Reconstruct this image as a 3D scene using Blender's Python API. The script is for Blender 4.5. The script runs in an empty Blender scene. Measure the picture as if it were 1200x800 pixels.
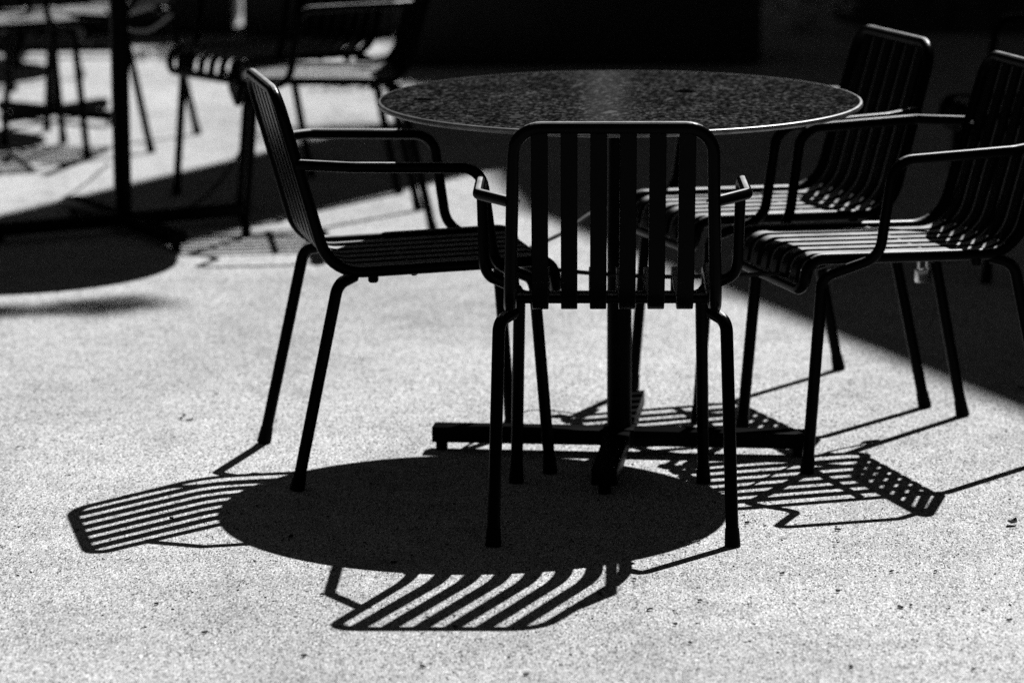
import bpy, bmesh, math, random
from mathutils import Vector, Matrix, Quaternion
random.seed(11)
SC = bpy.context.scene
COL = SC.collection
PI = math.pi

# ------------------------------------------------------------------ helpers
def tag(o, label=None, cat=None, group=None, kind=None):
    if label: o['label'] = label
    if cat: o['category'] = cat
    if group: o['group'] = group
    if kind: o['kind'] = kind
    return o

def link_bm(name, bm, mat, parent=None, smooth=True, sharp=35):
    me = bpy.data.meshes.new(name)
    bmesh.ops.recalc_face_normals(bm, faces=bm.faces)
    bm.to_mesh(me); bm.free()
    if smooth:
        for p in me.polygons: p.use_smooth = True
        me.set_sharp_from_angle(angle=math.radians(sharp))
    me.materials.append(mat)
    o = bpy.data.objects.new(name, me); COL.objects.link(o)
    if parent: o.parent = parent
    return o

def empty(name, loc=(0, 0, 0), rz=0.0):
    o = bpy.data.objects.new(name, None); COL.objects.link(o)
    o.location = loc; o.rotation_euler = (0, 0, rz); o.empty_display_size = .1
    return o

def copy_tree(o, parent=None):
    c = o.copy(); COL.objects.link(c)
    if parent: c.parent = parent
    for ch in list(o.children): copy_tree(ch, c)
    return c

def fillet(pts, radii, n=8, closed=False):
    """polyline with rounded corners"""
    P = [Vector(p) for p in pts]; out = []; N = len(P)
    for i, p in enumerate(P):
        r = radii[i] if isinstance(radii, (list, tuple)) else radii
        if not closed and i in (0, N - 1): out.append(p.copy()); continue
        a, b = P[(i - 1) % N], P[(i + 1) % N]
        u, w = (a - p).normalized(), (b - p).normalized()
        ang = u.angle(w)
        if r <= 0 or ang > PI - .02: out.append(p.copy()); continue
        t = min(r / math.tan(ang / 2), .49 * (a - p).length, .49 * (b - p).length)
        rr = t * math.tan(ang / 2)
        c = p + (u + w).normalized() * (rr / math.sin(ang / 2))
        s, e = p + u * t, p + w * t
        v0, v1 = s - c, e - c
        ax = v0.cross(v1)
        if ax.length < 1e-12: out.append(p.copy()); continue
        ax.normalize(); th = v0.angle(v1)
        for k in range(n + 1):
            out.append(c + Quaternion(ax, th * k / n) @ v0)
    return out

def tube(bm, path, r, seg=14, closed=False, caps=True):
    N = len(path); P = [Vector(p) for p in path]
    rad = r if isinstance(r, (list, tuple)) else [r] * N
    T = []
    for i in range(N):
        if closed: d = P[(i + 1) % N] - P[(i - 1) % N]
        else: d = P[min(i + 1, N - 1)] - P[max(i - 1, 0)]
        T.append(d.normalized())
    n = T[0].orthogonal().normalized(); rings = []
    for i in range(N):
        n = (n - T[i] * n.dot(T[i])).normalized(); b = T[i].cross(n)
        rings.append([bm.verts.new(P[i] + (n * math.cos(2 * PI * k / seg) + b * math.sin(2 * PI * k / seg)) * rad[i]) for k in range(seg)])
    M = N if closed else N - 1
    for i in range(M):
        A, B = rings[i], rings[(i + 1) % N]
        off = 0
        if closed and i == N - 1:
            off = min(range(seg), key=lambda o: (A[0].co - B[o].co).length)
        for k in range(seg):
            bm.faces.new((A[k], A[(k + 1) % seg], B[(k + 1 + off) % seg], B[(k + off) % seg]))
    if caps and not closed:
        bm.faces.new(rings[0]); bm.faces.new(rings[-1])

def strip(bm, path, x0, width, th, bev=.0012):
    """flat bar swept along a path lying in the plane x = x0"""
    h, t = width / 2, th / 2
    prof = [(-h + bev, -t), (h - bev, -t), (h, -t + bev), (h, t - bev), (h - bev, t), (-h + bev, t), (-h, t - bev), (-h, -t + bev)]
    N = len(path); rings = []
    for i in range(N):
        d = (path[min(i + 1, N - 1)] - path[max(i - 1, 0)]).normalized()
        nrm = Vector((0, -d.z, d.y))
        rings.append([bm.verts.new(Vector((x0 + a, path[i].y, path[i].z)) + nrm * b) for a, b in prof])
    for i in range(N - 1):
        for k in range(8):
            bm.faces.new((rings[i][k], rings[i][(k + 1) % 8], rings[i + 1][(k + 1) % 8], rings[i + 1][k]))
    bm.faces.new(rings[0]); bm.faces.new(rings[-1])

def box(bm, c, s, bev=0.0, rz=0.0):
    ret = bmesh.ops.create_cube(bm, size=1.0)
    vs = ret['verts']
    bmesh.ops.scale(bm, verts=vs, vec=s)
    if bev > 0:
        es = list({e for v in vs for e in v.link_edges})
        r2 = bmesh.ops.bevel(bm, geom=es, offset=bev, segments=2, affect='EDGES', profile=.6)
        vs = list({v for f in r2['faces'] for v in f.verts} | {v for v in vs if v.is_valid})
    if rz: bmesh.ops.rotate(bm, verts=vs, cent=(0, 0, 0), matrix=Matrix.Rotation(rz, 3, 'Z'))
    bmesh.ops.translate(bm, verts=vs, vec=c)
    return vs

def lathe(bm, prof, seg=64, loc=(0, 0, 0)):
    rings = []
    for r, z in prof:
        if r < 1e-6: rings.append([bm.verts.new((loc[0], loc[1], loc[2] + z))])
        else: rings.append([bm.verts.new((loc[0] + r * math.cos(2 * PI * k / seg), loc[1] + r * math.sin(2 * PI * k / seg), loc[2] + z)) for k in range(seg)])
    for A, B in zip(rings, rings[1:]):
        for k in range(seg):
            k2 = (k + 1) % seg
            if len(A) == 1: bm.faces.new((A[0], B[k], B[k2]))
            elif len(B) == 1: bm.faces.new((A[k], A[k2], B[0]))
            else: bm.faces.new((A[k], A[k2], B[k2], B[k]))

# ------------------------------------------------------------------ materials
def new_mat(name):
    m = bpy.data.materials.new(name); m.use_nodes = True
    nt = m.node_tree; bs = nt.nodes['Principled BSDF']
    return m, nt, bs

def nd(nt, t, **kw):
    n = nt.nodes.new(t)
    for k, v in kw.items():
        if k in n.inputs: n.inputs[k].default_value = v
        else: setattr(n, k, v)
    return n

def ramp(nt, src, stops, interp='LINEAR'):
    r = nt.nodes.new('ShaderNodeValToRGB'); r.color_ramp.interpolation = interp
    e = r.color_ramp.elements
    while len(e) < len(stops): e.new(.5)
    for el, (p, c) in zip(e, stops): el.position = p; el.color = (c, c, c, 1)
    nt.links.new(src, r.inputs['Fac'])
    return r.outputs['Color']

def mix(nt, f, a, b, typ='MIX'):
    m = nt.nodes.new('ShaderNodeMix'); m.data_type = 'RGBA'; m.blend_type = typ
    for s, v in ((m.inputs[0], f), (m.inputs[6], a), (m.inputs[7], b)):
        if hasattr(v, 'links'): nt.links.new(v, s)
        elif isinstance(v, (int, float)): s.default_value = v if s.type == 'VALUE' else (v, v, v, 1)
    return m.outputs[2]

def noise(nt, vec, scale, detail=3, rough=.6):
    n = nd(nt, 'ShaderNodeTexNoise', Scale=scale, Detail=detail, Roughness=rough)
    nt.links.new(vec, n.inputs['Vector'])
    return n.outputs['Fac']

def math_n(nt, op, a, b):
    m = nt.nodes.new('ShaderNodeMath'); m.operation = op
    for s, v in ((m.inputs[0], a), (m.inputs[1], b)):
        if hasattr(v, 'links'): nt.links.new(v, s)
        else: s.default_value = v
    return m.outputs[0]

def bump(nt, bs, h, strength, dist):
    b = nd(nt, 'ShaderNodeBump', Strength=strength, Distance=dist)
    nt.links.new(h, b.inputs['Height']); nt.links.new(b.outputs['Normal'], bs.inputs['Normal'])

def plain(name, base, rough=.5, spec=.5, metal=0.0, var=.25, scale=30):
    m, nt, bs = new_mat(name)
    tc = nt.nodes.new('ShaderNodeTexCoord')
    f = noise(nt, tc.outputs['Object'], scale)
    c = ramp(nt, f, [(.3, base * (1 - var)), (.7, base * (1 + var))])
    nt.links.new(c, bs.inputs['Base Color'])
    bs.inputs['Roughness'].default_value = rough
    bs.inputs['Specular IOR Level'].default_value = spec
    bs.inputs['Metallic'].default_value = metal
    return m

def mat_ground():
    m, nt, bs = new_mat('pale_fine_aggregate')
    tc = nt.nodes.new('ShaderNodeTexCoord'); v = tc.outputs['Object']
    big = ramp(nt, noise(nt, v, .9, 4, .55), [(.3, .80), (.55, 1.0), (.7, 1.07)])
    mid = ramp(nt, noise(nt, v, 7, 5, .65), [(.28, .80), (.55, 1.0), (.8, 1.06)])
    # grains combed along one direction when the surface was raked
    mp = nt.nodes.new('ShaderNodeMapping'); mp.inputs['Scale'].default_value = (1, .34, 1); mp.inputs['Rotation'].default_value = (0, 0, .05)
    nt.links.new(v, mp.inputs['Vector']); g = mp.outputs[0]
    grain = ramp(nt, noise(nt, g, 300, 3, .85), [(.32, .25), (.43, .72), (.50, 1.0), (.57, 1.12), (.72, 1.45)])
    v2 = nd(nt, 'ShaderNodeTexVoronoi', Scale=430.0); nt.links.new(g, v2.inputs['Vector'])
    sand = ramp(nt, v2.outputs['Color'], [(.10, .08), (.30, .76), (.66, 1.10), (.92, 1.65)])
    grain = mix(nt, 1.0, grain, sand, 'MULTIPLY')
    vo = nd(nt, 'ShaderNodeTexVoronoi', Scale=190.0); nt.links.new(g, vo.inputs['Vector'])
    chips = ramp(nt, vo.outputs['Color'], [(.08, .60), (.20, 1.0), (.80, 1.0), (.95, 1.25)])
    spots = ramp(nt, noise(nt, v, 48, 3, .55), [(.23, .55), (.31, 1.0)])
    stain = ramp(nt, noise(nt, v, 2.6, 6, .7), [(.26, .66), (.43, 1.0)])
    c = mix(nt, 1.0, big, mid, 'MULTIPLY'); c = mix(nt, 1.0, c, grain, 'MULTIPLY')
    c = mix(nt, 1.0, c, chips, 'MULTIPLY'); c = mix(nt, 1.0, c, spots, 'MULTIPLY'); c = mix(nt, 1.0, c, stain, 'MULTIPLY')
    c = mix(nt, 1.0, c, GROUND_ALB, 'MULTIPLY')
    nt.links.new(c, bs.inputs['Base Color'])
    bs.inputs['Roughness'].default_value = .9; bs.inputs['Specular IOR Level'].default_value = .15
    h = math_n(nt, 'ADD', noise(nt, g, 260, 3, .7), math_n(nt, 'MULTIPLY', noise(nt, v, 40, 3, .6), 1.5))
    bump(nt, bs, h, .55, .0022)
    return m

def mat_chair():
    m, nt, bs = new_mat('black_powder_coat')
    tc = nt.nodes.new('ShaderNodeTexCoord'); v = tc.outputs['Object']
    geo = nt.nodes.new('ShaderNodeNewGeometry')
    # sun glare painted as lighter colour on upward faces, broken up by noise
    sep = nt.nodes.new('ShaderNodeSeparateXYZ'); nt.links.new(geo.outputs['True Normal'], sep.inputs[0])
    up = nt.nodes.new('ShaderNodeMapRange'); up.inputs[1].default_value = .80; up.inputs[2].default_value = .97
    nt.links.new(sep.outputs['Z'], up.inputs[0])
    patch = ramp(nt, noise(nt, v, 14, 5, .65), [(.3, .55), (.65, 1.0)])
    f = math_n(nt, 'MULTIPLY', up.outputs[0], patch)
    c = mix(nt, f, CHAIR_BASE, CHAIR_GLARE)
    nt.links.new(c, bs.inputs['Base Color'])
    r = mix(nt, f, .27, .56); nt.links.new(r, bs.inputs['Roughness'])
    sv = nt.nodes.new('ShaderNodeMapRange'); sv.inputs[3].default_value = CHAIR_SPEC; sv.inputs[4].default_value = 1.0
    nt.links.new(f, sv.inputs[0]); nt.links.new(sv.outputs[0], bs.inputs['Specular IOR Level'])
    bump(nt, bs, noise(nt, v, 900, 2, .5), .12, .0004)
    return m

def mat_tabletop():
    m, nt, bs = new_mat('dark_speckled_stone')
    tc = nt.nodes.new('ShaderNodeTexCoord'); v = tc.outputs['Object']
    mp = nt.nodes.new('ShaderNodeMapping'); mp.inputs['Scale'].default_value = (1, .45, 1); nt.links.new(v, mp.inputs['Vector'])
    a = ramp(nt, noise(nt, mp.outputs[0], 105, 4, .75), [(.36, .0012), (.46, .010), (.53, .028), (.66, .125)])
    vo = nd(nt, 'ShaderNodeTexVoronoi', Scale=55.0); nt.links.new(mp.outputs[0], vo.inputs['Vector'])
    fl = ramp(nt, vo.outputs['Color'], [(.90, 0.0), (.985, 1.0)])
    b = mix(nt, math_n(nt, 'MULTIPLY', fl, .8), a, .13)
    cl = ramp(nt, noise(nt, v, 9, 4, .6), [(.3, .55), (.7, 1.4)])
    c = mix(nt, 1.0, b, cl, 'MULTIPLY')
    # two round wet rings left on the top
    for (px, py, rr) in TABLE_SPOTS:
        d = nt.nodes.new('ShaderNodeVectorMath'); d.operation = 'DISTANCE'
        nt.links.new(v, d.inputs[0]); d.inputs[1].default_value = (px, py, .74)
        w = math_n(nt, 'ADD', d.outputs['Value'], math_n(nt, 'MULTIPLY', noise(nt, v, 30, 2), .012))
        f = ramp(nt, math_n(nt, 'MULTIPLY', w, 10), [((rr + .006) * 10 - .03, 0.02), ((rr + .006) * 10 + .03, 1.0)])
        c = mix(nt, 1.0, c, f, 'MULTIPLY')
    nt.links.new(c, bs.inputs['Base Color'])
    bs.inputs['Roughness'].default_value = .11; bs.inputs['Specular IOR Level'].default_value = .5
    bump(nt, bs, noise(nt, v, 120, 3, .6), .03, .001)
    return m

GROUND_ALB = .495
CHAIR_BASE, CHAIR_GLARE, CHAIR_SPEC = .0015, .38, .02
TABLE_SPOTS = [(-.40, -.03, .022), (.125, .14, .024)]
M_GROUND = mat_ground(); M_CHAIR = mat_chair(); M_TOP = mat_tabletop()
M_EDGE = plain('brushed_table_edge', .20, .45, .5, .9, .35, 40)
M_POLE = plain('black_table_paint', .002, .4, .025)
M_GLIDE = plain('black_plastic', .002, .6, .03)
M_CABLE = plain('dark_sheathed_cable', .008, .45, .1)
M_STEEL = plain('polished_steel', .55, .22, .5, 1.0, .1, 40)
M_BARK = plain('dark_bark', .045, .9, .1, 0, .5, 9)
M_LEAF = plain('green_leaf', .06, .6, .25, 0, .4, 3)
M_FLECK_LEAF = plain('sunfleck_leaf', .75, .5, .4, 0, .35, 20)  # leaf colour made pale to stand in for sun flecks
M_PLANTER = plain('dark_painted_steel', .014, .6, .2, 0, .3, 6)
M_SOIL = plain('soil', .03, .95, .1, 0, .4, 40)
M_SCRAP = plain('dry_dark_scrap', .02, .8, .2, 0, .5, 200)
M_DRYLEAF = plain('dry_leaf', .12, .7, .2, 0, .5, 60)
M_WALL = plain('dark_render_facade', .10, .85, .2, 0, .15, 2)
M_BRICK = plain('dark_brick', .035, .9, .15, 0, .35, 4)
M_AWN = plain('added_awning_cloth', .03, .9, .1, 0, .2, 8)
M_FRAME = plain('window_frame_paint', .05, .5, .3)
M_GLASS = plain('window_glass', .02, .08, .6, 0, .1, 1)

# ------------------------------------------------------------------ ground
bm = bmesh.new()
vs = [bm.verts.new(p) for p in ((-90, -60, 0), (90, -60, 0), (90, 140, 0), (-90, 140, 0))]
bm.faces.new(vs)
tag(link_bm('ground', bm, M_GROUND, smooth=False), 'pale fine gravel ground of the terrace', 'ground', kind='structure')

# ------------------------------------------------------------------ armchair
ZT = .7934; YT = -.0241; WT = .1825; WB = .193; YB = .0776; ZB = .430; YS = .530; ZS = .4415; ZL = .378
SLAT_W, SLAT_P = .031, .0552
R_FR, R_LEG, R_ARM = .0118, .0122, .0102

def back_at(z):
    t = (z - ZB) / (ZT - ZB)
    return WB + (WT - WB) * t, YB + (YT - YB) * t

def make_chair():
    root = empty('armchair')
    # frame: one bent tube running round the back, the seat sides and the front lip
    bm = bmesh.new()
    half = [(WT, YT, ZT), (WB, YB, ZB), (WB, YS, ZS), (WB, YS + .012, ZL)]
    loop = half + [(-x, y, z) for x, y, z in reversed(half)]
    tube(bm, fillet(loop, [.052, .085, .068, .03, .03, .068, .085, .052], 9, closed=True), R_FR, 16, closed=True)
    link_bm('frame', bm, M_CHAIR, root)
    # slats: down the back, round the bend, over the seat and the front lip
    side = fillet([(0, YT, ZT - .004), (0, YB, ZB), (0, YS, ZS), (0, YS + .012, ZL)], [0, .085, .068, 0], 12)
    b1, b2 = bmesh.new(), bmesh.new()
    back_path = [side[0].lerp(side[1], k / 6) for k in range(7)]
    seat_path = side[1:14]
    a, b = side[13], side[14]
    seat_path = side[1:14] + [a.lerp(b, k / 4) for k in range(1, 4)] + side[14:]
    for k in range(6):
        x = (k - 2.5) * SLAT_P
        strip(b1, back_path, x * .985, SLAT_W, .0085)
        strip(b2, seat_path, x * .985, SLAT_W, .0085)
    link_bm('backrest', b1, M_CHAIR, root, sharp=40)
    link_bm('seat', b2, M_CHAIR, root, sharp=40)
    # cross tubes under the slats
    bm = bmesh.new()
    tube(bm, [Vector((-.182, .25, ZB - .003)), Vector((.182, .25, ZB - .003))], .0098, 12)
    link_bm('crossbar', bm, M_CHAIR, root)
    for s in (-1, 1):
        # armrest tube: from the back outwards, forwards, down and under the seat
        wa, ya = back_at(.6506)
        P = [(s * (wa + .004), ya, .6506), (s * .2517, .1126, .6506), (s * .2517, .3737, .6410), (s * .2475, .4005, .4475), (s * .180, .4957, .400)]
        f = fillet(P + [(s * .188, .5274, 0.0)], [0, .030, .048, .055, .035, 0], 8)
        k_arm = len(f) - 10                      # the leg begins where the last bend begins
        bm = bmesh.new(); tube(bm, f[:k_arm + 1], R_ARM + .0006, 14)
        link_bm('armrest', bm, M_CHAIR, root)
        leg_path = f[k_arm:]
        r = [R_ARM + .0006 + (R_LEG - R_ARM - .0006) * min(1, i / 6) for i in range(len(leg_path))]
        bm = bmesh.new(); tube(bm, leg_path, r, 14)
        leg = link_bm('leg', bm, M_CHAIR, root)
        d = (leg_path[-2] - leg_path[-1]).normalized()
        glide(leg, leg_path[-1], d)
        # rear leg: elbow out from under the seat
        P = [(s * .186, .128, .4225), (s * .2135, .090, .412), (s * .2243, 0, 0)]
        g = fillet(P, [0, .030, 0], 8)
        bm = bmesh.new(); tube(bm, g, R_LEG, 14)
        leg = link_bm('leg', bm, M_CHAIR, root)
        glide(leg, g[-1], (g[-2] - g[-1]).normalized())
        # round stacking stop under the seat rail
        bm = bmesh.new(); lathe(bm, [(0, -.0235), (.008, -.0235), (.0105, -.020), (.0105, -.006), (.0, -.006)], 14, (s * WB, .165, ZB + .003))
        link_bm('bumper', bm, M_GLIDE, root)
        # screw where the arm meets the back
        bm = bmesh.new()
        tube(bm, [Vector((s * (wa - .0108), ya, .6506)), Vector((s * (wa - .0150), ya, .6506))], .0045, 10)
        link_bm('screw', bm, M_STEEL, root)
    return root

def glide(leg, foot, d):
    bm = bmesh.new()
    p = Vector(foot)
    k = .034 / d.z
    tube(bm, [Vector((p.x, p.y, .0008)), p + d * (k * .25), p + d * k], [.0152, .0148, .0134], 14)
    link_bm('foot_glide', bm, M_GLIDE, leg)

CH = [
 # x, y, rot, label
 (-.4778, 7.5617, -1.3595, 'black slatted armchair left of the round table, facing right with its seat in shade'),
 (.1876, 6.8736, -.0158, 'black slatted armchair nearest the camera, its back turned to us before the round table'),
 (1.0463, 7.8143, 1.8716, 'black slatted armchair at the right edge, its sunlit seat facing the round table'),
 (.8313, 8.3315, 1.9188, 'black slatted armchair behind the right end of the round table, backrest in shade'),
 (-.480, 11.42, 2.25, 'blurred slatted armchair at the far left table, its curved seat front catching light'),
 (-.245, 10.70, 1.691, 'blurred slatted armchair with a bright armrest, between round table and left chair'),
 (-1.11, 12.357, 1.312, 'far blurred armchair showing only two rear legs beside the thick left table post'),
 (-1.72, 13.95, 1.10, 'farthest armchair at top left, legs only, behind the distant table base'),
 (-1.92, 12.02, -1.25, 'blurred armchair cut off by the left edge beside the far table'),
 (1.72, 9.95, 1.75, 'armchair standing in deep shade behind the right hand chairs'),
]
proto = make_chair()
for i, (x, y, a, lab) in enumerate(CH):
    c = proto if i == 0 else copy_tree(proto)
    c.location = (x, y, 0); c.rotation_euler = (0, 0, a)
    tag(c, lab, 'chair', 'slatted metal armchairs on the terrace')

# ------------------------------------------------------------------ round tables
R_T = .4959
def make_table():
    root = empty('round_table')
    bm = bmesh.new()
    lathe(bm, [(0, .7400), (R_T - .0065, .7400), (R_T - .0065, .7285), (0, .7285)], 128)
    link_bm('tabletop', bm, M_TOP, root, sharp=30)
    bm = bmesh.new()
    lathe(bm, [(R_T - .0060, .7285), (R_T - .0060, .7403), (R_T - .0035, .7402), (R_T - .0012, .7390), (R_T, .7365), (R_T, .7330), (R_T - .002, .7300), (R_T - .0060, .7285)], 128)
    link_bm('edge', bm, M_EDGE, root, sharp=30)
    bm = bmesh.new()
    for k in range(2):
        box(bm, (0, 0, .7165 - k * .0005), (.62, .032, .022), .002, k * PI / 2)
    lathe(bm, [(0, .700), (.075, .700), (.075, .7055), (0, .7055)], 32)
    link_bm('top_bracket', bm, M_POLE, root)
    bm = bmesh.new()
    lathe(bm, [(0, .058), (.0255, .058), (.0255, .699), (0, .699)], 28)
    link_bm('pole', bm, M_POLE, root)
    bm = bmesh.new()
    for k in range(4):
        a = k * PI / 2
        box(bm, ((.205) * math.cos(a), .205 * math.sin(a), .0365), (.37, .052, .033), .003, a)
    box(bm, (0, 0, .038), (.066, .066, .038), .003)
    base = link_bm('base', bm, M_POLE, root)
    for k in range(4):
        a = k * PI / 2
        bm = bmesh.new()
        lathe(bm, [(0, .0006), (.0125, .0006), (.0125, .019), (0, .019)], 16, (.372 * math.cos(a), .372 * math.sin(a), 0))
        link_bm('foot_glide', bm, M_GLIDE, base)
    return root
TB = [
 (.2223, 7.6766, -.105, 'round dark speckled table in the middle with a bright metal edge and cross base'),
 (-1.098, 10.548, .5, 'blurred round table at left, its thick post and broad round shadow in view'),
 (-1.572, 12.93, .95, 'far blurred table at top left with post and splayed cross base'),
 (-1.93, 14.83, .05, 'farthest table at top left, only its low base bar showing'),
]
proto = make_table()
for i, (x, y, a, lab) in enumerate(TB):
    t = proto if i == 0 else copy_tree(proto)
    t.location = (x, y, 0); t.rotation_euler = (0, 0, a)
    if i == 2: t.scale = (.66, .66, 1)
    tag(t, lab, 'table', 'round pedestal tables')

# ------------------------------------------------------------------ security cables and padlock
def smooth_path(pts, n=7):
    P = [Vector(p) for p in pts]; out = []
    for i in range(len(P) - 1):
        p0, p1, p2, p3 = P[max(i - 1, 0)], P[i], P[i + 1], P[min(i + 2, len(P) - 1)]
        for k in range(n):
            t = k / n
            out.append(.5 * ((2 * p1) + (p2 - p0) * t + (2 * p0 - 5 * p1 + 4 * p2 - p3) * t * t + (3 * p1 - p0 - 3 * p2 + p3) * t ** 3))
    out.append(P[-1]); return out
CABLES = [
 ([(.055, 7.66, .42), (.06, 7.64, .400), (.16, 7.60, .393), (.33, 7.58, .388), (.47, 7.60, .388), (.60, 7.60, .396), (.72, 7.80, .395), (.82, 7.95, .385), (.883, 8.0, .372)],
  'thin dark security cable strung under the table between left and right chairs'),
 ([(.02, 7.70, .405), (.012, 7.85, .39), (.11, 8.15, .385), (.20, 8.38, .40), (.32, 8.34, .405)],
  'thin dark security cable rising behind the nearest chair towards the shaded chairs'),
 ([(-1.14, 10.60, .62), (-1.16, 11.3, .50), (-1.13, 11.75, .44), (-1.10, 12.2, .44)],
  'thin dark cable curving down beside the blurred left table post'),
 ([(-.84, 11.05, .40), (-.79, 11.3, .20), (-.88, 11.0, .05), (-1.0, 10.75, .01), (-1.06, 10.62, .012)],
  'dark cable slanting down to the ground beside the blurred left chair leg'),
]
for pts, lab in CABLES:
    bm = bmesh.new(); tube(bm, smooth_path(pts), .0045, 8)
    tag(link_bm('security_cable', bm, M_CABLE), lab, 'cable', 'security cables threaded through the chairs')

lock = empty('padlock', (.884, 7.996, .346), .5)
bm = bmesh.new(); box(bm, (0, 0, -.030), (.034, .016, .030), .004); link_bm('body', bm, M_STEEL, lock)
bm = bmesh.new()
tube(bm, fillet([(-.011, 0, -.016), (-.011, 0, .026), (.011, 0, .026), (.011, 0, -.016)], [0, .0109, .0109, 0], 8), .0032, 10)
link_bm('shackle', bm, M_STEEL, lock)
tag(lock, 'small shiny steel padlock hanging at the leg top under the right hand seat', 'padlock')

# ------------------------------------------------------------------ scraps and leaves on the ground
SCR = [(-.72, 8.02), (-.715, 8.05), (-.70, 8.0), (.62, 6.99), (-.22, 6.75), (-.42, 6.95), (.22, 6.62), (.02, 6.0), (-.5, 7.2), (.45, 7.05), (-.63, 6.46), (-.53, 6.27), (-.73, 5.94), (.49, 6.66), (.58, 6.53), (.68, 6.42), (.70, 6.43), (.69, 6.67), (.77, 6.67), (.76, 6.02), (.86, 6.33),
       (.56, 6.04), (.24, 6.41), (.33, 6.47), (.28, 6.31), (.30, 6.19), (.155, 6.52), (-.34, 6.52), (-.10, 6.3), (-.66, 7.1), (-.15, 6.05), (.35, 6.9), (-.35, 6.12)]
def scrap_mesh(seed, L, W):
    rnd = random.Random(seed); bm = bmesh.new()
    n = 9; ring_t = []; ring_b = []
    for k in range(n):
        a = 2 * PI * k / n; q = rnd.uniform(.7, 1.15)
        x, y = L * q * math.cos(a), W * q * math.sin(a)
        z = .0016 + .0025 * rnd.random() + .18 * abs(y)
        ring_t.append(bm.verts.new((x, y, z + .0012))); ring_b.append(bm.verts.new((x, y, max(.0003, z - .0012))))
    bm.faces.new(ring_t); bm.faces.new(ring_b[::-1])
    for k in range(n): bm.faces.new((ring_t[k], ring_b[k], ring_b[(k + 1) % n], ring_t[(k + 1) % n]))
    return bm
for i, (x, y) in enumerate(SCR):
    rnd = random.Random(i * 7 + 1)
    o = link_bm('bark_scrap', scrap_mesh(i, rnd.uniform(.0035, .0075), rnd.uniform(.002, .0042)), M_SCRAP)
    o.location = (x, y, .0005); o.rotation_euler = (0, 0, rnd.uniform(-.6, .6))
    tag(o, 'small dark bark scrap lying on the pale ground', 'scrap', 'dark bark scraps scattered over the ground')
for (x, y, rz, lab) in [(.957, 7.03, .9, 'curled dry leaf on sunlit ground at the right edge'), (1.145, 8.30, .1, 'dark leaf lying in the shade at the right edge')]:
    bm = bmesh.new(); n = 8; rows = []
    for i in range(n + 1):
        t = i / n; w = .016 * math.sin(PI * min(.98, max(.03, t))) ** .8
        z = .004 + .016 * (2 * t - 1) ** 2
        rows.append([bm.verts.new((.028 * (2 * t - 1), s * w, z + .35 * abs(s) * w)) for s in (-1, -.5, 0, .5, 1)])
    for A, B in zip(rows, rows[1:]):
        for k in range(4): bm.faces.new((A[k], A[k + 1], B[k + 1], B[k]))
    g = bmesh.ops.solidify(bm, geom=bm.faces[:], thickness=.0008)
    o = link_bm('dry_leaf', bm, M_DRYLEAF); o.location = (x, y, .001); o.rotation_euler = (0, 0, rz); o.scale = (.45, .6, .6)
    tag(o, lab, 'leaf', 'fallen leaves')
# fine grit nobody could count
bm = bmesh.new()
for i in range(900):
    y = 5.7 + 5.5 * random.random() ** 1.3; x = random.uniform(-.17, .17) * y
    s = random.uniform(.0008, .0022)
    r = bmesh.ops.create_icosphere(bm, subdivisions=1, radius=s)
    bmesh.ops.scale(bm, verts=r['verts'], vec=(random.uniform(.8, 1.8), 1, .7))
    bmesh.ops.translate(bm, verts=r['verts'], vec=(x, y, s * .6))
tag(link_bm('grit', bm, M_SCRAP), 'fine dark grit strewn over the pale ground', 'grit', kind='stuff')

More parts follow.
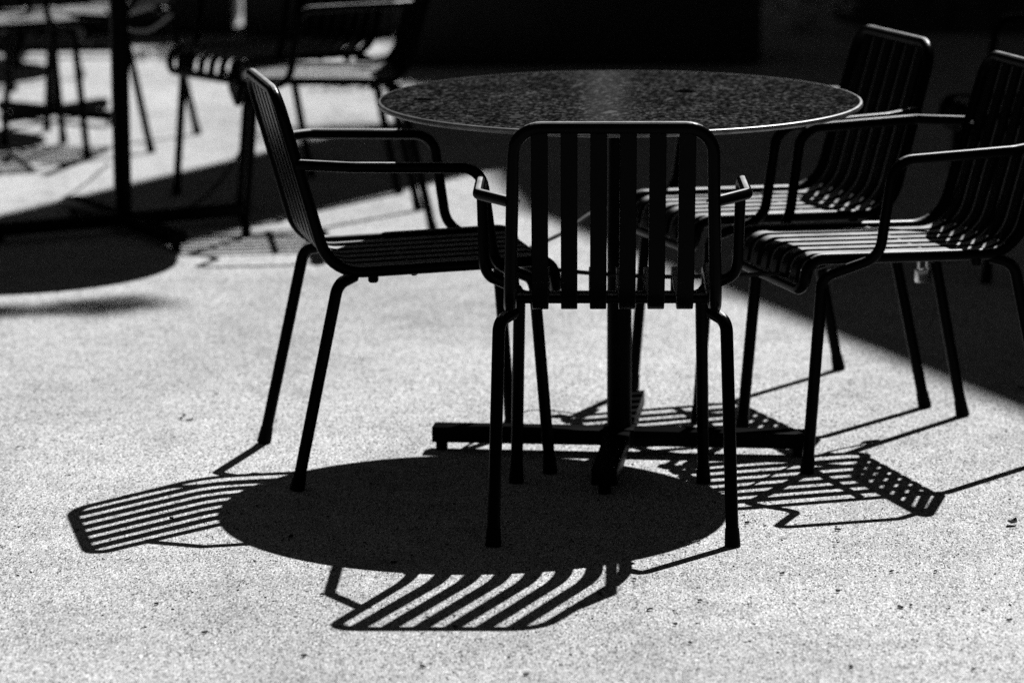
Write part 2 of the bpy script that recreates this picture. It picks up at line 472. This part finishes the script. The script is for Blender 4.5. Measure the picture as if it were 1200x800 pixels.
# ------------------------------------------------------------------ added planters, filling the black background and shading the ground, with shrubs
def leaf_cloud(bm, c, rad, n, size, rnd):
    for _ in range(n):
        while True:
            p = Vector((rnd.uniform(-1, 1), rnd.uniform(-1, 1), rnd.uniform(-1, 1)))
            if .25 < p.length < 1: break
        p = Vector((c[0] + p.x * rad[0], c[1] + p.y * rad[1], c[2] + p.z * rad[2]))
        q = Quaternion((rnd.gauss(0, 1), rnd.gauss(0, 1), rnd.gauss(0, 1), rnd.gauss(0, 1))).normalized()
        L = size * rnd.uniform(.6, 1.3); w = L * .42
        v = [bm.verts.new(p + q @ Vector(t)) for t in ((-L, 0, 0), (-.2 * L, w, .1 * L), (L, 0, 0), (-.2 * L, -w, .1 * L))]
        bm.faces.new((v[0], v[1], v[2])); bm.faces.new((v[0], v[2], v[3]))
def planter(x0, x1, y, label, slabel, seed):
    root = empty('filler_planter', ((x0 + x1) / 2, y + .3, 0)); L = x1 - x0
    bm = bmesh.new()
    box(bm, (0, -.29, .30), (L, .02, .56), .003); box(bm, (0, .29, .30), (L, .02, .56), .003)
    for s in (-1, 1): box(bm, (s * (L / 2 - .01), 0, .30), (.0195, .559, .559), .002)
    link_bm('body', bm, M_PLANTER, root)
    bm = bmesh.new(); box(bm, (0, 0, .30), (L - .045, .555, .46)); link_bm('soil', bm, M_SOIL, root, smooth=False)
    for s in (-1, 1):
        bm = bmesh.new(); box(bm, (s * (L / 2 - .12), 0, .0098), (.08, .5, .0190), .002); link_bm('foot', bm, M_GLIDE, root)
    tag(root, label, 'planter', 'added planters filling the black along the back')
    rnd = random.Random(seed)
    sh = empty('shrub', ((x0 + x1) / 2, y + .3, .53))
    bm = bmesh.new(); leaf_cloud(bm, (0, 0, .45), (L * .5, .34, .42), 900, .035, rnd); link_bm('foliage', bm, M_LEAF, sh, smooth=False)
    bm = bmesh.new()
    for k in range(7):
        x = (k - 3) / 7 * L
        tube(bm, smooth_path([(x, 0, -.02), (x + rnd.uniform(-.05, .05), .03, .2), (x + rnd.uniform(-.12, .12), rnd.uniform(-.1, .1), .6)], 4), .008, 6)
    link_bm('stems', bm, M_BARK, sh)
    tag(sh, slabel, 'shrub', 'shrubs in the planters')
planter(-3.6, -1.16, 15.6, 'added dark planter filling the black at the far left of the back row', 'shrub growing in the far left planter', 1)
planter(-1.10, -.47, 15.45, 'short added dark planter filling the black behind the blurred chairs', 'shrub growing in the short planter', 2)
planter(-.42, .96, 14.42, 'added dark planter filling the black directly behind the round table', 'shrub growing in the planter behind the round table', 3)

pl = empty('ground_plant', (1.22, 15.62, 0))
bm = bmesh.new(); rnd = random.Random(5)
leaf_cloud(bm, (0, 0, .13), (.22, .15, .09), 170, .026, rnd); link_bm('foliage', bm, M_FLECK_LEAF, pl, smooth=False)
bm = bmesh.new()
for k in range(9): tube(bm, [Vector((rnd.uniform(-.1, .1), rnd.uniform(-.08, .08), 0)), Vector((rnd.uniform(-.2, .2), rnd.uniform(-.15, .15), .24))], .003, 5)
link_bm('stems', bm, M_BARK, pl)
tag(pl, 'low plant, leaves coloured pale for sun flecks, in the dark at the top right', 'plant')

# ------------------------------------------------------------------ tree whose trunk throws the broad band of shade
TX, TY = 2.02, 16.12
tree = empty('tree', (TX, TY, 0))
bm = bmesh.new()
tp = [Vector((.0, 0, -.05)), Vector((.0, 0, .25)), Vector((.02, 0, 1.2)), Vector((.0, 0, 3)), Vector((-.02, 0, 5)), Vector((0, 0, 7)), Vector((0, 0, 9)), Vector((0, 0, 10.6)), Vector((.0, 0, 12.4))]
tube(bm, tp, [.66, .56, .50, .47, .44, .40, .36, .33, .2], 26)
for v in bm.verts:
    a = math.atan2(v.co.y, v.co.x)
    k = 1 + .035 * math.sin(5 * a + v.co.z) + .025 * math.sin(11 * a - .7 * v.co.z)
    v.co.x *= k; v.co.y *= k
trunk = link_bm('trunk', bm, M_BARK, tree)
bm = bmesh.new(); rnd = random.Random(9)
tips = []
for k in range(10):
    a = 2 * PI * k / 10 + rnd.uniform(-.3, .3); L = rnd.uniform(1.2, 2.1); z0 = rnd.uniform(11.2, 12.3)
    p = smooth_path([(0, 0, z0), (.5 * L * math.cos(a), .5 * L * math.sin(a), z0 + .7), (L * math.cos(a), L * math.sin(a), z0 + 1.7 + rnd.uniform(-.4, .8))], 5)
    tube(bm, p, [.12 - .10 * i / (len(p) - 1) for i in range(len(p))], 8); tips += [p[-1], p[len(p) // 2 + 2]]
for p in ([(0, 0, 10.2), (.7, .5, 10.7), (1.4, .98, 11.0)], [(0, 0, 7.9), (.5, 1.3, 8.6), (1.15, 2.75, 9.0)]):
    p = smooth_path(p, 5); tube(bm, p, [.06 - .052 * i / (len(p) - 1) for i in range(len(p))], 8)
link_bm('limbs', bm, M_BARK, tree)
bm = bmesh.new()
far = [(1.36, .92, 11.0, .26, .07, .10, 80), (1.46, 1.02, 11.0, .13, .09, .10, 46), (1.10, .90, 11.05, .22, .09, .1, 60), (1.05, 2.75, 9.0, .26, .30, .15, 190), (1.28, 2.6, 9.1, .15, .2, .1, 70)]
for (x, y, z, rx, ry, rz, n) in far: leaf_cloud(bm, (x, y, z), (rx, ry, rz), n, .05, rnd)
for t in tips: leaf_cloud(bm, t, (.85, .85, .6), 260, .10, rnd)
link_bm('crown', bm, M_LEAF, tree, smooth=False)
tag(tree, 'tall tree with a thick dark trunk at the top right corner', 'tree')

# ------------------------------------------------------------------ building that shades the right half
H = 12.0; SV = Vector((.4085, .6990))
def at_roof(gx, gy): return (gx + SV.x * H, gy + SV.y * H)
c0 = at_roof(-2.2, 30); c1 = at_roof(.018, 10.93); c2 = at_roof(1.115 + .354 * 9, 8.02 - .935 * 9)
foot = [c0, c1, c2, (30, c2[1]), (30, c0[1])]
bld = empty('building', (c1[0], c1[1], 0))
bm = bmesh.new()
lo = [bm.verts.new((x - c1[0], y - c1[1], -.3)) for x, y in foot]; hi = [bm.verts.new((x - c1[0], y - c1[1], H)) for x, y in foot]
for k in range(5): bm.faces.new((lo[k], lo[(k + 1) % 5], hi[(k + 1) % 5], hi[k]))
bm.faces.new(hi)
link_bm('wall', bm, M_WALL, bld, smooth=False)
def facade(a, b, n):
    A, B = Vector((a[0] - c1[0], a[1] - c1[1], 0)), Vector((b[0] - c1[0], b[1] - c1[1], 0))
    d = (B - A); L = d.length; d.normalize(); rz = math.atan2(d.y, d.x); out = Vector((d.y, -d.x, 0))
    if out.x > 0 and abs(out.x) > .2: out = -out
    for fl in range(3):
        for k in range(n):
            p = A + d * (L * (k + .5) / n) + out * .03; z = 2.2 + fl * 3.4
            bm = bmesh.new()
            for sx in (-1, 1): box(bm, p + d * (sx * .62) + Vector((0, 0, z)), (.08, .10, 1.7), .004, rz)
            for sz in (-1, 1): box(bm, p + Vector((0, 0, z + sz * .89)), (1.32, .10, .08), .004, rz)
            w = link_bm('window', bm, M_FRAME, bld, smooth=False)
            bm = bmesh.new(); box(bm, p - out * .015 + Vector((0, 0, z)), (1.158, .03, 1.698), 0, rz)
            link_bm('pane', bm, M_GLASS, w, smooth=False)
facade(c0, c1, 6); facade(c1, c2, 4)
tag(bld, 'tall plain building shading the right side of the terrace', 'building')

# awning on the facade, unseen, put in to block sky and darken the back corner
aw = empty('added_awning', (c1[0], c1[1], 0))
fd = (Vector((c2[0], c2[1], 0)) - Vector((c1[0], c1[1], 0))).normalized(); fo = Vector((fd.y, -fd.x, 0))
if fo.x > 0: fo = -fo
P0 = fd * .6 + fo * .06; L_ = 8.2; D_ = 3.3
bm = bmesh.new(); rows = []
for i in range(13):
    t = i / 12
    rows.append([bm.verts.new(P0 + fd * (L_ * k / 20) + fo * (D_ * t) + Vector((0, 0, 3.4 - .62 * t - .05 * math.sin(PI * t)))) for k in range(21)])
for A, B in zip(rows, rows[1:]):
    for k in range(20): bm.faces.new((A[k], A[k + 1], B[k + 1], B[k]))
bmesh.ops.solidify(bm, geom=bm.faces[:], thickness=.004)
link_bm('fabric', bm, M_AWN, aw)
for k in (.4, L_ / 2, L_ - .4):
    bm = bmesh.new(); a = P0 + fd * k
    tube(bm, [a + Vector((0, 0, 3.1)), a + fo * (D_ * .5) + Vector((0, 0, 2.9)), a + fo * (D_ * .97) + Vector((0, 0, 2.68))], .025, 10)
    link_bm('arm', bm, M_FRAME, aw)
bm = bmesh.new(); tube(bm, [P0 + fd * -.05 + Vector((0, 0, 3.48)), P0 + fd * (L_ + .05) + Vector((0, 0, 3.48))], .085, 14); link_bm('cassette', bm, M_FRAME, aw)
tag(aw, 'dark awning hung unseen from the tall building to block sky over the shaded corner', 'added_awning')

def blocker_building(x0, x1, y0, y1, h, name_lab, wins):  # unseen buildings, added to block low sky and darken reflections
    root = empty('building', (x0, y0, 0))
    bm = bmesh.new(); box(bm, ((x1 - x0) / 2, (y1 - y0) / 2, h / 2 - .1), (x1 - x0, y1 - y0, h + .2)); link_bm('wall', bm, M_BRICK, root, smooth=False)
    bm = bmesh.new(); box(bm, ((x1 - x0) / 2, (y1 - y0) / 2, h + .16), (x1 - x0 + .3, y1 - y0 + .3, .12), .02); link_bm('roof', bm, M_BRICK, root, smooth=False)
    for (ax, a, b, fix) in wins:
        n = max(1, int((b - a) / 3.2))
        for fl in range(3):
            for k in range(n):
                p = a + (b - a) * (k + .5) / n; z = 2.0 + 3.6 * fl
                c = Vector((p - x0, fix - y0, z)) if ax == 'x' else Vector((fix - x0, p - y0, z))
                e = Vector((1, 0, 0)) if ax == 'x' else Vector((0, 1, 0)); rz = 0 if ax == 'x' else PI / 2
                bm = bmesh.new()
                for q in (-1, 1):
                    box(bm, c + e * (q * .6), (.08, .12, 1.7), .004, rz); box(bm, c + Vector((0, 0, q * .89)), (1.28, .12, .08), .004, rz)
                w = link_bm('window', bm, M_FRAME, root, smooth=False)
                bm = bmesh.new(); box(bm, c, (1.118, .05, 1.698), 0, rz); link_bm('pane', bm, M_GLASS, w, smooth=False)
    tag(root, name_lab, 'building')
blocker_building(-24, -11, -12, 34, 13, 'long unseen brick building added at the left to block low sky', [('y', -10, 32, -11)])
blocker_building(-10.5, 14, -20, -9, 13, 'unseen brick building added behind the viewer to block low sky', [('x', -10, 13, -9)])

blocker_building(-24, .66, 33, 41, 13, 'wide unseen brick building added at the back to darken reflections', [('x', -22, 0, 33)])  # added pair, the slit between them draws a light streak on the tabletop
blocker_building(1.22, 3.05, 33, 41, 13, 'narrow unseen brick building added to leave a slit of sky at the back', [])

# ------------------------------------------------------------------ sun, sky, camera
S = Vector((SV.x, SV.y, 1)).normalized()
sun = bpy.data.lights.new('sun', 'SUN'); sun.energy = 5.0; sun.angle = math.radians(.4); sun.color = (1, 1, 1)
so = bpy.data.objects.new('sun', sun); COL.objects.link(so)
so.rotation_euler = S.to_track_quat('Z', 'Y').to_euler(); so.location = (6, 10, 18)
W = bpy.data.worlds.new('World'); SC.world = W; W.use_nodes = True
nt = W.node_tree; bg = nt.nodes['Background']
sky = nt.nodes.new('ShaderNodeTexSky'); sky.sky_type = 'NISHITA'; sky.sun_disc = False
sky.sun_elevation = math.asin(S.z); sky.sun_rotation = math.atan2(SV.x, SV.y)
sky.air_density = .165; sky.dust_density = .2; sky.ozone_density = 1.0; sky.altitude = 400
# black and white picture: the sky as a red filter records it
sp = nt.nodes.new('ShaderNodeSeparateColor'); nt.links.new(sky.outputs[0], sp.inputs[0])
nt.links.new(sp.outputs[0], bg.inputs['Color']); bg.inputs['Strength'].default_value = .05

cam = bpy.data.cameras.new('camera'); co = bpy.data.objects.new('camera', cam); COL.objects.link(co)
cam.sensor_width = 36; cam.lens = 36 * 4422.9 / 1200; cam.clip_start = .1; cam.clip_end = 400
PITCH, ROLL = .191117, -.003632
co.location = (0, 0, 1.7218)
co.rotation_mode = 'QUATERNION'
co.rotation_quaternion = Quaternion((1, 0, 0), PI / 2 - PITCH) @ Quaternion((0, 0, 1), ROLL)
cam.dof.use_dof = True; cam.dof.focus_distance = 7.1; cam.dof.aperture_fstop = 3.5
SC.camera = co
vs_ = SC.view_settings
SC.display_settings.display_device = 'sRGB'
vs_.view_transform = 'Standard'; vs_.look = 'None'; vs_.exposure = .35; vs_.gamma = 1.0; vs_.use_curve_mapping = False
SC.cycles.max_bounces = 6; SC.cycles.use_denoising = False
